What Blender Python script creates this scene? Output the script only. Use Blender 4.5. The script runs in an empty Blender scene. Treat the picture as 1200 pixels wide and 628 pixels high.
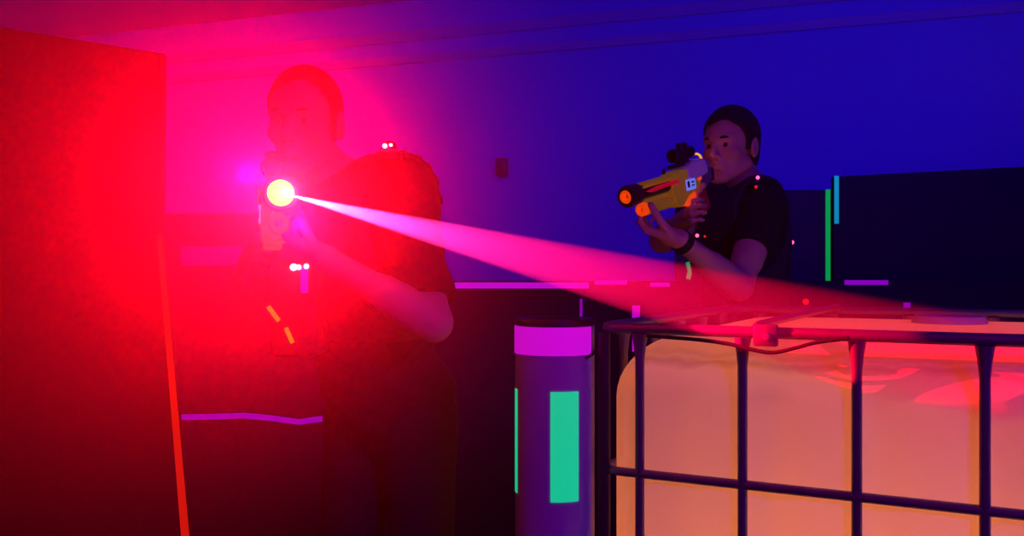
import bpy, bmesh, math, random
import numpy as np
from mathutils import Vector, Matrix
random.seed(4)
rng = np.random.default_rng(7)
PI = math.pi
SC = bpy.context.scene
COL = SC.collection

# ------------------------------------------------------------------ camera, view, world, lights
F = 1100.0                     # focal length in pixels of the 1200 px wide frame
CZ = 1.28                      # camera height in metres
def P(px, py, Y):
    """point at depth Y seen at picture position px, py"""
    return Vector(((px - 600) / F * Y, Y, CZ - (py - 314) / F * Y))

cam_d = bpy.data.cameras.new('camera')
cam = bpy.data.objects.new('camera', cam_d); COL.objects.link(cam)
cam.location = (0, 0, CZ); cam.rotation_euler = (PI / 2, 0, 0)
cam_d.sensor_width = 36; cam_d.lens = 36 * F / 1200
cam_d.clip_start = 0.02
SC.camera = cam
SC.view_settings.view_transform = 'Standard'
SC.view_settings.look = 'None'
SC.view_settings.gamma = 1
SC.view_settings.use_curve_mapping = False
SC.view_settings.exposure = 0.0
SC.cycles.use_denoising = True
SC.cycles.max_bounces = 6
SC.cycles.diffuse_bounces = 3
SC.cycles.volume_bounces = 0
SC.cycles.sample_clamp_indirect = 4

w = bpy.data.worlds.new('dark_room'); SC.world = w; w.use_nodes = True
w.node_tree.nodes['Background'].inputs[0].default_value = (0.02, 0.0, 0.10, 1)
w.node_tree.nodes['Background'].inputs[1].default_value = 0.02

def area(name, loc, target, size, sy, color, power, spread=140):
    d = bpy.data.lights.new(name, 'AREA'); d.shape = 'RECTANGLE'; d.size = size; d.size_y = sy
    d.color = color; d.energy = power; d.spread = math.radians(spread)
    o = bpy.data.objects.new(name, d); COL.objects.link(o); o.location = loc
    o.rotation_euler = (Vector(target) - Vector(loc)).to_track_quat('-Z', 'Y').to_euler()
    return o
def point(name, loc, color, power, r=.03):
    d = bpy.data.lights.new(name, 'POINT'); d.color = color; d.energy = power; d.shadow_soft_size = r
    o = bpy.data.objects.new(name, d); COL.objects.link(o); o.location = loc
    return o
def spot(name, loc, target, color, power, deg, blend=.2, r=.002):
    d = bpy.data.lights.new(name, 'SPOT'); d.color = color; d.energy = power
    d.spot_size = math.radians(deg); d.spot_blend = blend; d.shadow_soft_size = r
    o = bpy.data.objects.new(name, d); COL.objects.link(o); o.location = loc
    o.rotation_euler = (Vector(target) - Vector(loc)).to_track_quat('-Z', 'Y').to_euler()
    return o

MUZ = P(329, 226, 1.92)
BLUE = (0.0, 0.0, 1.0)
area('blacklight_tube', (1.6, 2.9, 2.95), (1.6, 6.2, 1.6), 1.6, .3, BLUE, 15)
area('blacklight_tube', (-1.8, 3.2, 2.95), (-1.8, 7.2, 1.6), 1.6, .3, BLUE, 15)
area('blue_front_lamp', (1.6, -1.2, 2.4), (0.8, 2.6, 1.0), .8, .4, (0.012, 0.0, 1.0), 21)
spot('muzzle_flash_lamp', P(336, 224, 1.875), MUZ + Vector((-.22, -1, -.02)), (1.0, 0.0005, 0.003), 370, 140, 1.0, 0)
spot('violet_halo_fill', P(290, 203, 1.86), P(290, 203, 1.86) + Vector((.1, -1, 0)), (.8, 0, 1), 1.6, 150, 1.0, 0)  # this and the next: unseen violet lights added for the halo round the muzzle
spot('violet_halo_fill', P(352, 262, 1.86), P(352, 262, 1.86) + Vector((.1, -1, 0)), (.8, 0, 1), 1.2, 150, 1.0, 0)
BEAM = spot('laser_beam_lamp', MUZ + Vector((0.015, -.03, -.004)), P(900, 373, 1.71), (1.0, .17, .72), 1600, 9.0, .30, 0)

# haze filling the room
BEAM_DENSITY = 0.8; BEAM_ABSORB = 6.0
HAZE_DENSITY = 0.003
PUFF_DENSITY = 0.21; PUFF_C = (-.80, 1.40, 1.36); PUFF_R = (1.2, 1.15, .76)
HAZE_G = 0.83

# ------------------------------------------------------------------ materials
MATS = {}
def mat(name, color, rough=.6, metal=0, emit=None, estr=0, noise=0, nscale=6, bump=0, bscale=60, spec=.4):
    if name in MATS: return MATS[name]
    m = bpy.data.materials.new(name); m.use_nodes = True
    nt = m.node_tree; b = nt.nodes['Principled BSDF']
    b.inputs['Base Color'].default_value = (*color, 1)
    b.inputs['Roughness'].default_value = rough; b.inputs['Metallic'].default_value = metal
    b.inputs['Specular IOR Level'].default_value = spec
    tc = nt.nodes.new('ShaderNodeTexCoord')
    if noise:
        n = nt.nodes.new('ShaderNodeTexNoise'); n.inputs['Scale'].default_value = nscale; n.inputs['Detail'].default_value = 5
        r = nt.nodes.new('ShaderNodeMapRange'); r.inputs['To Min'].default_value = 1 - noise; r.inputs['To Max'].default_value = 1 + noise * .3
        x = nt.nodes.new('ShaderNodeMix'); x.data_type = 'RGBA'; x.blend_type = 'MULTIPLY'; x.inputs['Factor'].default_value = 1
        nt.links.new(tc.outputs['Object'], n.inputs['Vector']); nt.links.new(n.outputs['Fac'], r.inputs['Value'])
        x.inputs[6].default_value = (*color, 1); nt.links.new(r.outputs[0], x.inputs[7]); nt.links.new(x.outputs[2], b.inputs['Base Color'])
    if bump:
        n2 = nt.nodes.new('ShaderNodeTexNoise'); n2.inputs['Scale'].default_value = bscale
        bp = nt.nodes.new('ShaderNodeBump'); bp.inputs['Strength'].default_value = bump; bp.inputs['Distance'].default_value = .01
        nt.links.new(tc.outputs['Object'], n2.inputs['Vector']); nt.links.new(n2.outputs['Fac'], bp.inputs['Height']); nt.links.new(bp.outputs[0], b.inputs['Normal'])
    if emit:
        b.inputs['Emission Color'].default_value = (*emit, 1); b.inputs['Emission Strength'].default_value = estr
    MATS[name] = m
    return m

M_wall = mat('pale_blue_wall_paint', (.34, .50, .80), .9, noise=.12, nscale=1.3, bump=.2, bscale=25)
M_ceil = mat('ceiling_paint', (.7, .7, .74), .9, noise=.1, nscale=1.0)
M_floor = mat('dark_floor', (.03, .03, .035), .7, noise=.3)
M_duct = mat('conduit_grey', (.58, .58, .62), .7)
M_board = mat('black_board', (.022, .014, .03), .8, noise=.25, nscale=4)
M_board2 = mat('dark_board', (.05, .03, .06), .8, noise=.25, nscale=4)
M_redboard = mat('dark_red_board', (.10, .012, .012), .75, noise=.2, nscale=5)
# fluorescent tape gives off light under the black light
M_mag = mat('fluorescent_magenta_tape', (.6, .02, .5), .6, emit=(.74, .004, .80), estr=.62)
M_pur = mat('fluorescent_violet_tape', (.4, .02, .5), .6, emit=(.40, .0, .62), estr=.55)
M_grn = mat('fluorescent_green_tape', (.02, .5, .25), .6, emit=(.0, .60, .27), estr=.85)
M_grn2 = mat('fluorescent_leaf_green_tape', (.02, .5, .15), .6, emit=(.0, .36, .06), estr=.8)
M_teal = mat('fluorescent_teal_tape', (.02, .4, .4), .6, emit=(.0, .26, .32), estr=.9)
M_ortape = mat('fluorescent_orange_tape', (.6, .08, .01), .6, emit=(.9, .012, .0), estr=.6)
M_yeltape = mat('fluorescent_yellow_tape', (.6, .4, .02), .6, emit=(.5, .26, .0), estr=.7)
M_pipe = mat('grey_plastic_pipe', (.52, .50, .64), .45, noise=.08, nscale=9)
M_black = mat('black_plastic', (.012, .012, .015), .45)
M_rubber = mat('black_rubber', (.01, .01, .012), .7)
M_steel = mat('galvanised_steel_tube', (.20, .19, .24), .45, metal=.6, noise=.2, nscale=30)
M_skin = mat('skin', (.62, .33, .30), .55, noise=.12, nscale=14)
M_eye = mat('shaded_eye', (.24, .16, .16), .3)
M_iris = mat('dark_iris', (.02, .012, .01), .2)
M_hair = mat('dark_hair', (.02, .014, .012), .7, bump=.5, bscale=180)
M_shirt = mat('black_cotton', (.012, .010, .014), .95, bump=.3, bscale=30)
M_pants = mat('dark_trousers', (.015, .014, .02), .95)
M_vest = mat('vest_nylon', (.02, .018, .024), .6, bump=.3, bscale=50)
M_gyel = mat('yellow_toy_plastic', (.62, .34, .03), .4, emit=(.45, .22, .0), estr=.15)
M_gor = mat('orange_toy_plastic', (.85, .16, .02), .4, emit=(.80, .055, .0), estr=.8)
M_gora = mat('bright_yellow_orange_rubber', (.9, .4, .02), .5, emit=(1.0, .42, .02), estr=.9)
M_gwhite = mat('white_toy_plastic', (.80, .80, .88), .4)
M_screen = mat('lit_blue_label', (.5, .6, .9), .4, emit=(.12, .22, .9), estr=.7)
M_dkblue = mat('dark_label_ink', (.02, .01, .06), .6)
M_glassy = mat('clear_sensor_dome', (.8, .8, .9), .08, spec=.9)
M_ledw = mat('led_white_violet', (.9, .8, 1), .3, emit=(.75, .55, 1), estr=4)
M_ledp = mat('led_pink', (1, .3, .5), .3, emit=(1, .08, .25), estr=2.5)
M_ledr = mat('led_red', (.9, .05, .03), .3, emit=(.8, .02, .0), estr=.8)
M_lens = mat('lit_laser_lens', (1, .9, .0), .3, emit=(1, .85, .0), estr=2.5)
M_white_hot = mat('lit_laser_diode', (1, 1, 1), .3, emit=(1, 1, 1), estr=25)

# ------------------------------------------------------------------ mesh helpers
def link(name, bm_or_mesh, m, parent=None, smooth=True, loc=None):
    if isinstance(bm_or_mesh, bmesh.types.BMesh):
        bmesh.ops.recalc_face_normals(bm_or_mesh, faces=bm_or_mesh.faces)
        me = bpy.data.meshes.new(name); bm_or_mesh.to_mesh(me); bm_or_mesh.free()
    else: me = bm_or_mesh
    if smooth:
        me.polygons.foreach_set('use_smooth', [True] * len(me.polygons))
        try: me.set_sharp_from_angle(angle=math.radians(38))
        except Exception: pass
    if m: me.materials.append(m)
    o = bpy.data.objects.new(name, me); COL.objects.link(o)
    if parent is not None: o.parent = parent
    if loc is not None: o.location = loc
    return o
def empty(name, loc=(0, 0, 0)):
    o = bpy.data.objects.new(name, None); o.empty_display_size = .1; COL.objects.link(o); o.location = loc
    return o
def tag(o, label=None, cat=None, group=None, kind=None):
    if label: o['label'] = label
    if cat: o['category'] = cat
    if group: o['group'] = group
    if kind: o['kind'] = kind
    return o

def frame(x, up=(0, 0, 1)):
    """rotation matrix whose X axis is x and Z close to up"""
    x = Vector(x).normalized(); y = Vector(up).cross(x)
    if y.length < 1e-5: y = Vector((0, 1, 0)).cross(x)
    y.normalize(); z = x.cross(y)
    return Matrix((x, y, z)).transposed()

def a_box(bm, c, s, R=None, bevel=0, seg=2):
    T = Matrix.Translation(Vector(c)) @ (R.to_4x4() if R else Matrix.Identity(4)) @ Matrix.Diagonal((*s, 1))
    r = bmesh.ops.create_cube(bm, size=1, matrix=T)
    if bevel:
        ed = list({e for v in r['verts'] for e in v.link_edges})
        bmesh.ops.bevel(bm, geom=ed, offset=bevel, segments=seg, affect='EDGES', profile=.5)
    return bm
def a_tube(bm, pts, rad, n=12, cap=True):
    """tube swept through pts; rad a number or one per point"""
    pts = [Vector(p) for p in pts]
    if not hasattr(rad, '__len__'): rad = [rad] * len(pts)
    prev = None; rings = []
    for i, p in enumerate(pts):
        t = (pts[min(i + 1, len(pts) - 1)] - pts[max(i - 1, 0)]).normalized()
        if prev is None:
            u = Vector((0, 0, 1)).cross(t)
            if u.length < .1: u = Vector((1, 0, 0)).cross(t)
        else: u = prev - t * prev.dot(t)
        u.normalize(); prev = u; v = t.cross(u)
        rings.append([bm.verts.new(p + rad[i] * (math.cos(a) * u + math.sin(a) * v)) for a in [2 * PI * k / n for k in range(n)]])
    for a, b in zip(rings, rings[1:]):
        for k in range(n): bm.faces.new((a[k], a[(k + 1) % n], b[(k + 1) % n], b[k]))
    if cap: bm.faces.new(rings[0][::-1]); bm.faces.new(rings[-1])
    return bm
def a_lathe(bm, prof, n=40, R=None, c=(0, 0, 0)):
    """prof: (radius, height) pairs about local Z"""
    R = R or Matrix.Identity(3); c = Vector(c); rings = []
    for r, z in prof:
        if r < 1e-6: rings.append([bm.verts.new(c + R @ Vector((0, 0, z)))])
        else: rings.append([bm.verts.new(c + R @ Vector((r * math.cos(2 * PI * k / n), r * math.sin(2 * PI * k / n), z))) for k in range(n)])
    for a, b in zip(rings, rings[1:]):
        for k in range(n):
            q = [a[k % len(a)], a[(k + 1) % len(a)], b[(k + 1) % len(b)], b[k % len(b)]]
            u = []
            for v in q:
                if v not in u: u.append(v)
            if len(u) > 2: bm.faces.new(u)
    return bm
def a_prism(bm, outline, thick):
    """outline: 3-D points of a planar polygon, thick: extrusion vector"""
    a = [bm.verts.new(Vector(p)) for p in outline]; b = [bm.verts.new(Vector(p) + Vector(thick)) for p in outline]
    bm.faces.new(a); bm.faces.new(b[::-1])
    for i in range(len(a)): bm.faces.new((a[i], a[(i + 1) % len(a)], b[(i + 1) % len(a)], b[i]))
    return bm
B = bmesh.new

# ------------------------------------------------------------------ setting
def wline(X): return 6.2 - 0.37 * X           # the far wall runs at a slant, nearer on the right
def struct(name, bm, m): return tag(link(name, bm, m, smooth=False), kind='structure')
XL, XR, H = -4.6, 4.2, 3.12
Y0 = -1.6
struct('floor', a_box(B(), (0, 3.2, -.05), (12, 11, .1)), M_floor)
struct('ceiling', a_box(B(), (0, 3.2, H + .05), (12, 11, .1)), M_ceil)
struct('wall_back', a_prism(B(), [(XL - .3, wline(XL - .3), 0), (XR + .2, wline(XR + .2), 0), (XR + .2, wline(XR + .2), H), (XL - .3, wline(XL - .3), H)], (.04, .12, 0)), M_wall)
struct('wall_left', a_box(B(), (XL - .05, 3, H / 2), (.1, 9.4, H)), M_wall)
struct('wall_right', a_box(B(), (XR + .05, 1.5, H / 2), (.1, 6.4, H)), M_wall)
struct('wall_front', a_box(B(), (-.2, Y0 - .05, H / 2), (9.2, .1, H)), M_wall)
for i, (z, hh) in enumerate(((2.715, .06), (2.875, .075))):
    a = Vector((XL, wline(XL) - .008, z)); b = Vector((XR - .2, wline(XR - .2) - .008, z))
    struct('trim_%d' % (i + 1), a_box(B(), (a + b) / 2, ((b - a).length, .024, hh), frame(b - a), .006), M_duct)

# small dark box on the far wall
def on_wall(px, py):
    k = (px - 600) / F; Y = 6.2 / (1 + .37 * k); return P(px, py, Y)
wd = Vector((1, -.37, 0)).normalized(); wn = Vector((-.37, -1, 0)).normalized()
c = on_wall(590, 196) + wn * .03
o = link('wall_box', a_box(B(), c, (.075, .06, .12), frame(wd), .012), mat('box_grey', (.12, .08, .12), .7))
tag(o, 'small dark box fixed high on the far wall between the two shooters', 'sensor box')
link('box_lens', a_lathe(B(), [(0, .012), (.018, .008), (.02, 0), (0, 0)], 20, frame(wn.cross(Vector((0, 0, 1))), wn), c + wn * .03 - Vector((0, 0, .02))), M_black, o)

# ------------------------------------------------------------------ partitions of the arena
def tape(parent, pts, Y, wpx, m, name='tape_strip', proud=.004):
    """flat tape following picture points on the face of a board standing at depth Y"""
    Yf = Y - proud; bm = B(); up = []; dn = []
    q = [P(x, y, Yf) for x, y in pts]
    hw = wpx / 2 / F * Yf
    for i, p in enumerate(q):
        t = (q[min(i + 1, len(q) - 1)] - q[max(i - 1, 0)]).normalized()
        nrm = Vector((-t.z, 0, t.x)); up.append(p + nrm * hw); dn.append(p - nrm * hw)
    a_prism(bm, up + dn[::-1], (0, proud - .0005, 0))
    return link(name, bm, m, parent, smooth=False)
def board(name, x0, x1, ytop, Y, m, label, cat='partition', thick=.035, ytop2=None):
    a, b = P(x0, ytop, Y), P(x1, ytop if ytop2 is None else ytop2, Y)
    e = empty(name, ((a.x + b.x) / 2, Y, 0)); tag(e, label, cat, kind='thing')
    def kid(nm, bm, mm):
        o = link(nm, bm, mm, e, smooth=False); o.matrix_parent_inverse = Matrix.Translation(-e.location); return o
    kid('board_panel', a_prism(B(), [(a.x, Y, 0), (b.x, Y, 0), (b.x, Y, b.z), (a.x, Y, a.z)], (0, thick, 0)), m)
    for xx in (a.x + .1, b.x - .1):
        bm = B(); a_box(bm, (xx, Y + thick + .05, .03), (.06, .10, .06)); a_box(bm, (xx, Y + thick + .03, min(a.z, b.z) * .4), (.05, .05, min(a.z, b.z) * .8))
        kid('board_stand', bm, M_black)
    return e
def T(e, *args, **kw):
    o = tape(e, *args, **kw); o.matrix_parent_inverse = Matrix.Translation(-e.location); return o

# big dark red barrier at the left, its lower edge splayed and taped
def pl(px, py):       # points on its slanting plane: 3.15 m deep at px 192, nearer at the left
    k = (px - 600) / F
    A = Vector((-1.168, 3.15)); D = Vector((-1.0, -.19)).normalized()
    # ray X = k Y ; A + t D
    t = (k * A.y - A.x) / (D.x - k * D.y); X, Yy = A + D * t
    return Vector((X, Yy, CZ - (py - 314) / F * Yy))
zb = 0
e = empty('arena_barrier', (-2.2, 3.0, 0)); tag(e, 'tall dark red barrier with an orange taped edge, beside the shooter in the red haze', 'partition', kind='thing')
inv = Matrix.Translation(-e.location)
xs, xe = pl(190, 275), pl(222, 628)
kf = (xs.z - 0) / (xs.z - xe.z); foot = xs + (xe - xs) * kf; foot.z = 0
topl = pl(-330, -22); botl = topl.copy(); botl.z = 0
o = link('barrier_panel', a_prism(B(), [pl(192, 63), xs, foot, botl, topl], (-.009, .05, 0)), M_redboard, e, smooth=False); o.matrix_parent_inverse = inv
d = (foot - xs).normalized()
nn = Vector((.19, -1, 0)).normalized()
side = Vector((-1, -.19, 0)).normalized()
hw = .0125
A1, B1 = xs + nn * .004, foot + nn * .004
o = link('edge_tape', a_prism(B(), [A1, B1, B1 + side * .030, A1 + side * .016], -nn * .003), M_ortape, e, smooth=False); o.matrix_parent_inverse = inv
a1 = pl(192, 64) + nn * .002
o = link('edge_strip', a_prism(B(), [a1, xs + nn * .002, xs + nn * .002 + side * .010, a1 + side * .012], -nn * .0015), mat('worn_orange_edge', (.35, .03, .01), .6), e, smooth=False); o.matrix_parent_inverse = inv

YB = 4.35
e = board('partition_board', 60, 432, 250, YB, M_board, 'dark partition behind the hazy shooter with a wavy magenta tape line low down')
T(e, [(212, 489), (245, 488.5), (285, 487), (318, 490), (350, 494.5), (371, 491.5), (400, 488)], YB, 6.5, M_pur)
T(e, [(212, 300), (290, 299)], YB, 22, mat('faded_violet_sheet', (.25, .06, .22), .7, emit=(.4, 0, .5), estr=.10), name='pale_sheet')
YC = 4.15
e = board('low_partition', 395, 1290, 329, YC, M_board, 'long low dark partition with broken magenta tape along its top, behind the tank')
for x0, x1, y0, y1, w_ in ((440, 690, 334.5, 334.5, 7), (697, 735, 331, 331, 4.5), (762, 785, 333.5, 333.5, 5), (907, 925, 330.8, 330.2, 4), (990, 1041, 331, 331, 5.5)):
    T(e, [(x0, y0), (x1, y1)], YC, w_, M_mag if x0 < 900 else M_pur)
T(e, [(681, 350), (681, 420)], YC, 3, M_pur)
T(e, [(745.5, 358), (745.5, 412)], YC, 9, M_mag)
T(e, [(1063, 354.5), (1063, 361)], YC, 8, M_pur); T(e, [(1063, 366), (1063, 378)], YC, 8, M_pur)
bm = B(); a_lathe(bm, [(0, .016), (.010, .013), (.014, .004), (.014, 0), (0, 0)], 20, frame((1, 0, 0), (0, -1, 0)), P(944, 353.5, YC) )
o = link('marker_lamp', bm, M_ledr, e); o.matrix_parent_inverse = Matrix.Translation(-e.location)

YD = 4.5
e = board('partition_board', 858, 974, 222.5, YD, M_board2, 'dark partition with a green taped edge, beside the shooter in the black shirt')
T(e, [(970.5, 222), (970.5, 335)], YD, 5.5, M_grn2)
YE = 4.4
e = board('partition_board', 977, 1300, 207, YE, M_board, 'tallest dark partition at the far right with a short teal tape', ytop2=190)
T(e, [(980.5, 206), (980.5, 262)], YE, 5, M_teal)
YG = 4.3
e = board('partition_board', 792, 838, 294, YG, M_board2, 'narrow low partition with a green tape flash under the aiming arms')
T(e, [(806, 307), (808.5, 318), (806.5, 327)], YG, 5, M_grn2)

# ------------------------------------------------------------------ liquid tank in its steel cage
hT = .40
cornerF = Vector((.178, 1.864, 0)); u = Vector((.884, -.467, 0)).normalized(); v = Vector((.467, .884, 0)).normalized()
LEN, DEP = 1.2, 1.0
ZT = CZ - .118; ZM = CZ - .40
tank = empty('liquid_tank', cornerF + u * .6 + v * .5)
tag(tank, 'large pale glowing plastic liquid tank in a dark steel tube cage', 'tank')
TR = Matrix((u, v, Vector((0, 0, 1)))).transposed()
tank.rotation_euler = TR.to_euler()
def tl(a, b, z): return Vector((a - LEN / 2, b - DEP / 2, z))        # tank-local: a along the front, b backwards
# bottle
def bottle():
    """blown plastic bottle: rounded-rectangle rings from the floor of the cage up over the crowned top"""
    bm = B(); hx, hy = (LEN - .020) / 2, (DEP - .020) / 2; zb, zt = .155, ZT - .014; rt = .125; prof = []
    for k in range(7): a = PI / 2 * k / 6; prof.append((.08 * (1 - math.sin(a)), zb + .08 * (1 - math.cos(a))))
    for k in range(1, 14): prof.append((0, zb + .08 + (zt - rt - zb - .08) * k / 14))
    for k in range(12): a = PI / 2 * k / 11; prof.append((rt * (1 - math.cos(a)), zt - rt + rt * math.sin(a)))
    for k in range(1, 9): t = k / 8; prof.append((rt + (min(hx, hy) - rt - .02) * t, zt + .012 * math.sin(PI / 2 * t)))
    rings = []; NS = 40
    for ins, z in prof:
        ring_ = []; ax_, ay = hx - ins * (1 if ins < .2 else 1), hy - ins; r = min(.055 + ins * .25, ay * .98)
        flute = 1 if zb + .1 < z < zt - rt + .02 else 0
        for cx, cy, a0, L, dx, dy in ((ax_ - r, r - ay, -PI / 2, 2 * (ay - r), 0, 1), (ax_ - r, ay - r, 0, 2 * (ax_ - r), -1, 0), (r - ax_, ay - r, PI / 2, 2 * (ay - r), 0, -1), (r - ax_, r - ay, PI, 2 * (ax_ - r), 1, 0)):
            for k in range(8): a = a0 + PI / 2 * k / 7; ring_.append((cx + r * math.cos(a), cy + r * math.sin(a)))
            ex, ey = ring_[-1]; nx_, ny_ = dy, -dx
            for k in range(1, NS):
                t = k / NS; g = flute * .011 * (.5 + .5 * math.cos(2 * PI * (t * (6 if dx else 5) + (.5 if not dx else .5)))) ** 4 * min(1, 6 * t, 6 * (1 - t))
                ring_.append((ex + dx * L * t - nx_ * g, ey + dy * L * t - ny_ * g))
        rings.append([bm.verts.new((x, y, z)) for x, y in ring_])
    for p, q in zip(rings, rings[1:]):
        n = len(p)
        for k in range(n): bm.faces.new((p[k], p[(k + 1) % n], q[(k + 1) % n], q[k]))
    bm.faces.new(rings[0][::-1]); bm.faces.new(rings[-1])
    return bm
mb = bpy.data.materials.new('milky_plastic'); mb.use_nodes = True
nt = mb.node_tree; nt.nodes.clear()
out = nt.nodes.new('ShaderNodeOutputMaterial'); mix = nt.nodes.new('ShaderNodeMixShader'); mix2 = nt.nodes.new('ShaderNodeMixShader')
dif = nt.nodes.new('ShaderNodeBsdfDiffuse'); tr = nt.nodes.new('ShaderNodeBsdfTranslucent'); gl = nt.nodes.new('ShaderNodeBsdfGlossy')
gl.inputs['Roughness'].default_value = .35; gl.inputs['Color'].default_value = (.6, .6, .6, 1)
tc = nt.nodes.new('ShaderNodeTexCoord'); sep = nt.nodes.new('ShaderNodeSeparateXYZ'); nt.links.new(tc.outputs['Object'], sep.inputs[0])
no = nt.nodes.new('ShaderNodeTexNoise'); no.inputs['Scale'].default_value = 14; no.inputs['Detail'].default_value = 6; nt.links.new(tc.outputs['Object'], no.inputs['Vector'])
# scum line: a ragged stain around the old liquid level
add = nt.nodes.new('ShaderNodeMath'); add.operation = 'MULTIPLY_ADD'; add.inputs[1].default_value = .045; nt.links.new(no.outputs['Fac'], add.inputs[0]); nt.links.new(sep.outputs['Z'], add.inputs[2])
cr = nt.nodes.new('ShaderNodeValToRGB'); e_ = cr.color_ramp.elements
SL = ZT - .055 + .022
e_[0].position = 0; e_[0].color = (1, .97, .80, 1); e_[1].position = 1; e_[1].color = (.97, .95, .80, 1)
for p_, c_ in ((.30, (1, .97, .80, 1)), (.42, (.78, .66, .58, 1)), (.5, (.95, .93, .78, 1)), (.55, (.86, .78, .74, 1)), (.66, (.97, .95, .80, 1))):
    q = e_.new(p_); q.color = c_
mr = nt.nodes.new('ShaderNodeMapRange'); mr.inputs['From Min'].default_value = SL - .05; mr.inputs['From Max'].default_value = SL + .05
nt.links.new(add.outputs[0], mr.inputs['Value']); nt.links.new(mr.outputs[0], cr.inputs['Fac'])
nt.links.new(cr.outputs['Color'], dif.inputs['Color']); nt.links.new(cr.outputs['Color'], tr.inputs['Color'])
mix.inputs[0].default_value = .55; mix2.inputs[0].default_value = .04
nt.links.new(dif.outputs[0], mix.inputs[1]); nt.links.new(tr.outputs[0], mix.inputs[2])
nt.links.new(mix.outputs[0], mix2.inputs[1]); nt.links.new(gl.outputs[0], mix2.inputs[2]); nt.links.new(mix2.outputs[0], out.inputs[0])
link('bottle', bottle(), mb, tank)
cap = link('filler_cap', a_lathe(B(), [(0, .03), (.07, .03), (.075, .024), (.078, .0), (.078, -.02), (0, -.02)], 40, c=(.0, .03, ZT - .016)), mat('cap_plastic', (.65, .62, .62), .5), tank)
# cage
TB = .0095
bars_f = [.08 + .20 * k for k in range(6)]                           # first bar 8 cm from the corner
def ring(z, r=.04, n=6):
    pts = []
    for cx, cy, a0 in ((LEN - r, r, -PI / 2), (LEN - r, DEP - r, 0), (r, DEP - r, PI / 2), (r, r, PI)):
        for k in range(n + 1):
            a = a0 + PI / 2 * k / n; pts.append(tl(cx + r * math.cos(a), cy + r * math.sin(a), z))
    return pts + [pts[0]]
def upright(a, b):
    p = tl(a, b, 0); inn = Vector((0, 0, 0))
    return a_tube(B(), [p + Vector((0, 0, z)) for z in (.15, .19, .2, ZT - .062, ZT - .035, ZT - .010)], [TB * 1.4, TB, TB * .95, TB * .95, TB * 1.25, TB * 1.7], 14)
for z in (.30, .60, ZM, ZT):
    rr = TB * 1.15 if z == ZT else TB * .95
    link('cage_rail', a_tube(B(), ring(z), rr, 12, cap=False), M_steel, tank)
for a in bars_f: link('cage_upright', upright(a, 0), M_steel, tank); link('cage_upright', upright(a, DEP), M_steel, tank)
for b in (.12, .31, .5, .69, .88): link('cage_upright', upright(0, b), M_steel, tank); link('cage_upright', upright(LEN, b), M_steel, tank)
for cx, cy in ((0.004, 0.004), (LEN - .004, 0.004), (0.004, DEP - .004), (LEN - .004, DEP - .004)):
    link('corner_post', a_tube(B(), [tl(cx, cy, z) for z in (.14, ZT - .01)], .012, 16), mat('dark_steel', (.05, .03, .05), .5, metal=.5), tank)
for a in (.30, .86):                                                  # cross bars over the top
    link('top_cross_bar', a_tube(B(), [tl(a, 0, ZT + .004), tl(a, .04, ZT + .012), tl(a, DEP - .04, ZT + .012), tl(a, DEP, ZT + .004)], .008, 12), M_steel, tank)
br = link('clamp_bracket', a_box(B(), tl(.325, -.012, ZT - .004), (.045, .012, .040), None, .004), M_steel, tank)
link('bolt', a_lathe(B(), [(0, .006), (.006, .005), (.008, 0), (0, 0)], 12, frame((1, 0, 0), (0, -1, 0)), tl(.328, -.019, ZT - .006)), mat('bright_bolt', (.7, .65, .75), .3, metal=.8), br)
pal = B()
for b in (.06, .5, .94): a_box(pal, tl(.6, b, .055), (1.16, .10, .11), None, .008)
a_box(pal, tl(.6, .5, .13), (1.18, .98, .035), None, .006)
link('pallet', pal, M_black, tank)
# glow lamps inside the bottle
for a, b, pw in ((.28, .42, 1.6), (.62, .42, 1.6), (.98, .42, 1.3)):
    pos = cornerF + u * a + v * b; pos.z = .62
    point('tank_glow_lamp', pos, (1.0, .245, .06), pw * 2.5, .10)

# hose slung under the top rail
hp = [tl(.10, -.016, ZT - .012), tl(.2, -.017, ZT - .016), tl(.262, -.018, ZT - .022), tl(.30, -.019, ZT - .030), tl(.34, -.02, ZT - .034), tl(.38, -.02, ZT - .024), tl(.42, -.018, ZT - .012), tl(.47, -.017, ZT - .004)]
Tw = Matrix.Translation(tank.location) @ TR.to_4x4()
def smoothpath(pts, n=6):
    out = []
    for i in range(len(pts) - 1):
        p0, p1, p2, p3 = pts[max(i - 1, 0)], pts[i], pts[i + 1], pts[min(i + 2, len(pts) - 1)]
        for k in range(n):
            t = k / n
            out.append(.5 * ((2 * p1) + (p2 - p0) * t + (2 * p0 - 5 * p1 + 4 * p2 - p3) * t * t + (3 * p1 - p0 - 3 * p2 + p3) * t ** 3))
    return out + [pts[-1]]
o = link('black_cable', a_tube(B(), smoothpath([Tw @ p for p in hp]), .0038, 10), M_rubber)
tag(o, 'black cable sagging under the top rail of the tank cage', 'cable')

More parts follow.
